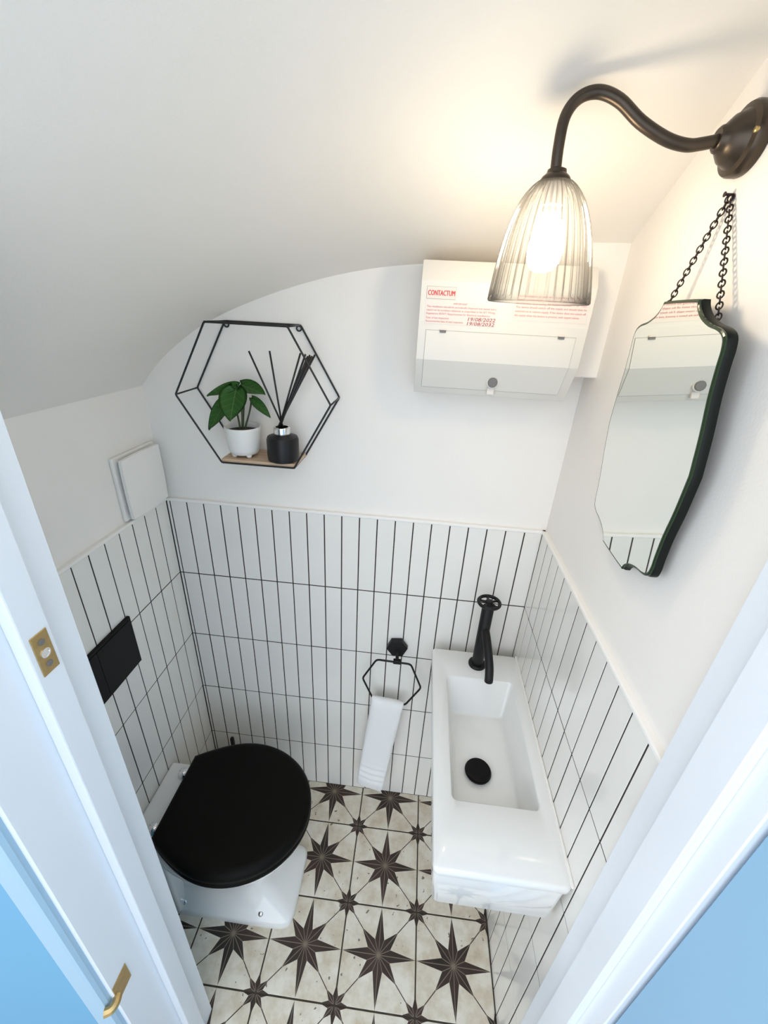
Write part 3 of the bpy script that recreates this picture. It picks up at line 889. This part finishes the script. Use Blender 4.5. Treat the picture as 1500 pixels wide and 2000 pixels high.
def lettering(txt, x, z, size, mat, y, name='lettering', parent=fb, offset=0.0, shear=0.0, width=None, rot=0.0):
    cu = bpy.data.curves.new('t', 'FONT')
    cu.body = txt; cu.size = size; cu.offset = offset; cu.shear = shear
    cu.extrude = 0.00012; cu.resolution_u = 2
    to = bpy.data.objects.new('t', cu); COL.objects.link(to)
    bpy.context.view_layer.update()
    dg = bpy.context.evaluated_depsgraph_get()
    me = bpy.data.meshes.new_from_object(to.evaluated_get(dg))
    bpy.data.objects.remove(to, do_unlink=True); bpy.data.curves.remove(cu)
    me.name = name
    sx = 1.0
    if width:
        xs = [v.co.x for v in me.vertices]; sx = width / (max(xs) - min(xs))
    me.materials.clear(); me.materials.append(mat)
    o = bpy.data.objects.new(name, me); COL.objects.link(o)
    o.parent = parent
    o.location = Vector((x, y, z)) - WL[parent.name]
    o.rotation_euler = (pi / 2, rot, 0)
    o.scale = (sx, 1, 1)
    return o
YT = -0.1295
bm = N_(); box(bm, 0.6895, 0.7445, YT - 0.0009, YT + 0.001, 1.7725, 1.7935); finish('label_border', bm, M['line'], fb)
bm = N_(); box(bm, 0.6900, 0.7440, YT - 0.0013, YT + 0.001, 1.7730, 1.7930); lb = finish('maker_label', bm, M['labelpink'], fb)
for dx_ in (0.0, 0.0005):   # heavy strokes
    lettering('CONTACTUM', 0.6915 + dx_, 1.7785, 0.0125, M['red'], YT - 0.0016 - dx_ * 0.2, 'maker_lettering', width=0.0505)
bm = N_(); box(bm, 0.6890, 0.8270, YT - 0.0006, YT + 0.001, 1.7295, 1.7685); finish('notice_label', bm, M['label'], fb)
bm = N_(); box(bm, 0.8560, 0.9920, YT - 0.0006, YT + 0.001, 1.7430, 1.7880); finish('notice_label', bm, M['label'], fb)
yl = YT - 0.0009
lettering('IMPORTANT', 0.742, 1.7640, 0.0044, M['pink'], yl, width=0.026)
for t, z, w in (('This installation should be periodically inspected and tested and a', 1.7580, 0.132), ('report on its condition obtained, as prescribed in the IET Wiring', 1.7520, 0.130),
                ('Regulations BS7671 Requirements for Electrical Installations.', 1.7460, 0.122), ('Date of last inspection', 1.7385, 0.044), ('Recommended date of next inspection', 1.7325, 0.072)):
    lettering(t, 0.6915, z, 0.0048, M['pink'], yl, width=w)
lettering('19/08/2022', 0.7700, 1.7375, 0.0090, M['redpen'], yl, 'handwritten_date', width=0.052, shear=0.15)
lettering('19/08/2032', 0.7690, 1.7300, 0.0085, M['redpen'], yl, 'handwritten_date', width=0.052, shear=0.15)
for t, z, w in (('This installation, or part of it, is protected by a device', 1.7830, 0.124), ('which automatically switches off the supply. Test', 1.7770, 0.124), ("six-monthly by pressing the button marked 'T' or 'Test'.", 1.7710, 0.130),
                ('The device should switch off the supply and should then be', 1.7645, 0.130), ('switched on to restore supply. If the device does not switch off', 1.7575, 0.130), ('the supply when the button is pressed, seek expert advice.', 1.7505, 0.120)):
    lettering(t, 0.8585, z, 0.0050, M['pink'], yl, width=w)

# ================================================================== MIRROR with chain
MC = -0.381
wm = thing('wall_mirror', 'frameless shaped mirror with black backing hung by a chain on the right wall', 'mirror', (PXR, MC, 1.395))
half = catmull([(0.0, 1.7775), (0.022, 1.7775), (0.0425, 1.7772)], 2)[:-1] + [Vector((0.043, 1.777))]
crv = [(0.043, 1.777), (0.0475, 1.769), (0.060, 1.759), (0.080, 1.751), (0.100, 1.747), (0.113, 1.740), (0.1175, 1.727), (0.118, 1.710), (0.121, 1.675), (0.128, 1.635), (0.1335, 1.586)]
up = [(0.0, 1.7775), (0.022, 1.7775)] + [(p.x, p.y) for p in catmull([(a, b, 0) for a, b in crv], 3)]
lo_ = [(a, 2 * 1.586 - b - 0.0015) for a, b in reversed(up[:-1])]
hp = up + lo_
outl = [(-a, b) for a, b in hp] + [(a, b) for a, b in reversed(hp[1:-1])]
YAW = 0.040
def mx_(z): return 1.0415 - 0.0205 * (z - 1.395) / 0.3825
def mloop(inset, off):
    out = []
    for a, b in outl:
        k_ = (1 - inset / 0.125) * 1.05
        kz_ = 1 - inset / 0.19
        zz = 1.586 + (b - 1.586) * kz_
        out.append((mx_(zz) + YAW * a * k_ + off, MC + a * k_, zz))
    return out
bm = N_(); loft(bm, [mloop(0.0005, 0.0032), mloop(-0.001, 0.006), mloop(-0.001, 0.0135), mloop(0.003, 0.0150)])
finish('backing', bm, M['mirrorback'], wm, smooth=True, autosmooth=40)
bm = N_(); loft(bm, [mloop(0.0, 0.0030), mloop(0.0, 0.0008), mloop(0.0016, 0.0), mloop(0.0032, 0.0)], cap0=True, cap1=False); 
finish('bevelled_rim', bm, M['bevelglass'], wm)
bm = N_(); loft(bm, [mloop(0.0032, 0.0025), mloop(0.0032, 0.0)]); gl = finish('glass', bm, M['mirror'], wm); gl['label'] = 'silvered mirror glass'
# hook and chain
HK = Vector((PXR - 0.003, -0.344, 1.8968))
bm = N_(); tube(bm, [(PXR + 0.002, HK.y, HK.z + 0.001), (PXR - 0.010, HK.y, HK.z + 0.001)], 0.0016, 8); lathe(bm, [(0.0001, 0), (0.003, 0.0), (0.003, 0.001), (0.0001, 0.001)], 0, 0, 10, axis='X', org=(PXR - 0.011, HK.y, HK.z + 0.001)); finish('nail', bm, M['chain'], wm)
lk = None
def chain(a, b, nlinks):
    global lk
    a, b = Vector(a), Vector(b)
    d = (b - a); step = d.length / nlinks
    X = d.normalized()
    for q in range(nlinks):
        c = a + X * step * (q + 0.5)
        ang = radians(35) if q % 2 else radians(-35)
        side = Vector((1, 0, 0)); side = (side - X * side.dot(X)).normalized()
        Y = Matrix.Rotation(ang, 3, X) @ X.cross(side)
        Z = X.cross(Y)
        if lk is None:
            bm = bmesh.new()
            tube(bm, [(0.0047 * cos(2 * pi * i / 12), 0.0036 * sin(2 * pi * i / 12), 0) for i in range(12)], 0.0010, 5, closed=True)
            bmesh.ops.recalc_face_normals(bm, faces=bm.faces)
            me = bpy.data.meshes.new('chain_link'); bm.to_mesh(me); bm.free(); me.materials.append(M['chain'])
            for p in me.polygons: p.use_smooth = True
            lk = me
        o = bpy.data.objects.new('chain_link', lk); COL.objects.link(o)
        o.parent = wm
        o.matrix_local = Matrix.Translation(c - WL[wm.name]) @ Matrix((X, Y, Z)).transposed().to_4x4()
chain(HK, (1.038, -0.317, 1.772), 19)
chain(HK + Vector((0, -0.001, 0)), (1.042, -0.446, 1.738), 26)

# ================================================================== WALL LAMP
LY = -0.345
SXc = 0.846
wl = thing('wall_lamp', 'bronze swan-neck wall lamp with lit ribbed glass shade', 'lamp', (PXR, LY, 1.95))
BZ = 1.950
bm = N_(); lathe(bm, [(0.035, -0.0003), (0.0362, -0.003), (0.0362, -0.012), (0.0345, -0.0155), (0.0285, -0.0175), (0.0262, -0.021), (0.0235, -0.027), (0.0175, -0.0325), (0.0140, -0.036), (0.0132, -0.039), (0.0110, -0.041)], 0, 0, 36, axis='X', org=(PXR, LY, BZ))
finish('wall_plate', bm, M['bronze'], wl, smooth=True, autosmooth=35)
for dy in (-0.0318, 0.0318):
    bm = N_(); lathe(bm, [(0.0032, -0.014), (0.0032, -0.018), (0.002, -0.019)], 0, 0, 12, axis='X', org=(PXR, LY + dy, BZ)); finish('screw', bm, M['brass'], wl)
arm = [(PXR - 0.036, BZ - 0.0005), (1.0226, 1.9487), (1.006, 1.9455), (0.9893, 1.944), (0.9636, 1.9495), (0.9298, 1.9645), (0.9002, 1.9832), (0.8744, 1.9906), (0.8530, 1.9850), (0.8410, 1.9680), (0.8395, 1.940), (0.8415, 1.912)]
bm = N_(); tube(bm, catmull([(x, LY, z) for x, z in arm], 6), 0.0068, 14); finish('arm', bm, M['bronze'], wl, smooth=True, autosmooth=50)
bm = N_(); lathe(bm, [(0.0068, 1.919), (0.0115, 1.917), (0.0125, 1.913), (0.0165, 1.910), (0.0185, 1.907), (0.0185, 1.905), (0.012, 1.905)], SXc - 0.003, LY, 28); finish('gallery', bm, M['bronze'], wl, smooth=True, autosmooth=35)
# ribbed glass
NR = 36
def rib_loop(r, z, amp, n=NR * 10):
    out = []
    for i in range(n):
        t = 2 * pi * i / n
        rr = r + amp * abs(cos(t * NR / 2)) - amp * 0.5
        k_ = (1.905 - z) / 0.14
        out.append((SXc - 0.003 + 0.006 * k_ + rr * cos(t), LY + rr * sin(t), z))
    return out
pr = [(0.0165, 1.9055), (0.0215, 1.9045), (0.0270, 1.900), (0.0330, 1.893), (0.0390, 1.884), (0.0445, 1.873), (0.0500, 1.859), (0.0550, 1.842), (0.0595, 1.822), (0.0632, 1.802), (0.0660, 1.784), (0.0672, 1.7745)]
bm = N_()
outer = [rib_loop(r, z, 0.0001 + 0.0034 * min(1, (r - 0.0165) / 0.02)) for r, z in pr]
outer += [rib_loop(0.0690, 1.7725, 0.0), rib_loop(0.0695, 1.769, 0.0), rib_loop(0.0680, 1.767, 0.0)]
inner = [rib_loop(r - 0.0030, z, 0.0) for r, z in reversed(pr[:-1])]
loft(bm, outer + [rib_loop(0.0650, 1.768, 0)] + inner, False, False)
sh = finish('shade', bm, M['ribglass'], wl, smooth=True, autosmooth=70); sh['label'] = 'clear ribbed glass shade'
bm = N_(); lathe(bm, [(0.0120, 1.905), (0.0135, 1.903), (0.0135, 1.880), (0.0120, 1.878), (0.0120, 1.872)], SXc - 0.002, LY, 24); finish('bulb_holder', bm, M['label'], wl, smooth=True, autosmooth=35)
bm = N_()
lathe(bm, [(0.0100, 1.872), (0.0125, 1.866), (0.0190, 1.852), (0.0225, 1.838), (0.0230, 1.828), (0.0210, 1.816), (0.0150, 1.808), (0.0060, 1.8045), (0.0005, 1.804)], SXc, LY, 24)
bu = finish('bulb', bm, M['bulb'], wl, smooth=True); bu['label'] = 'glowing light bulb'
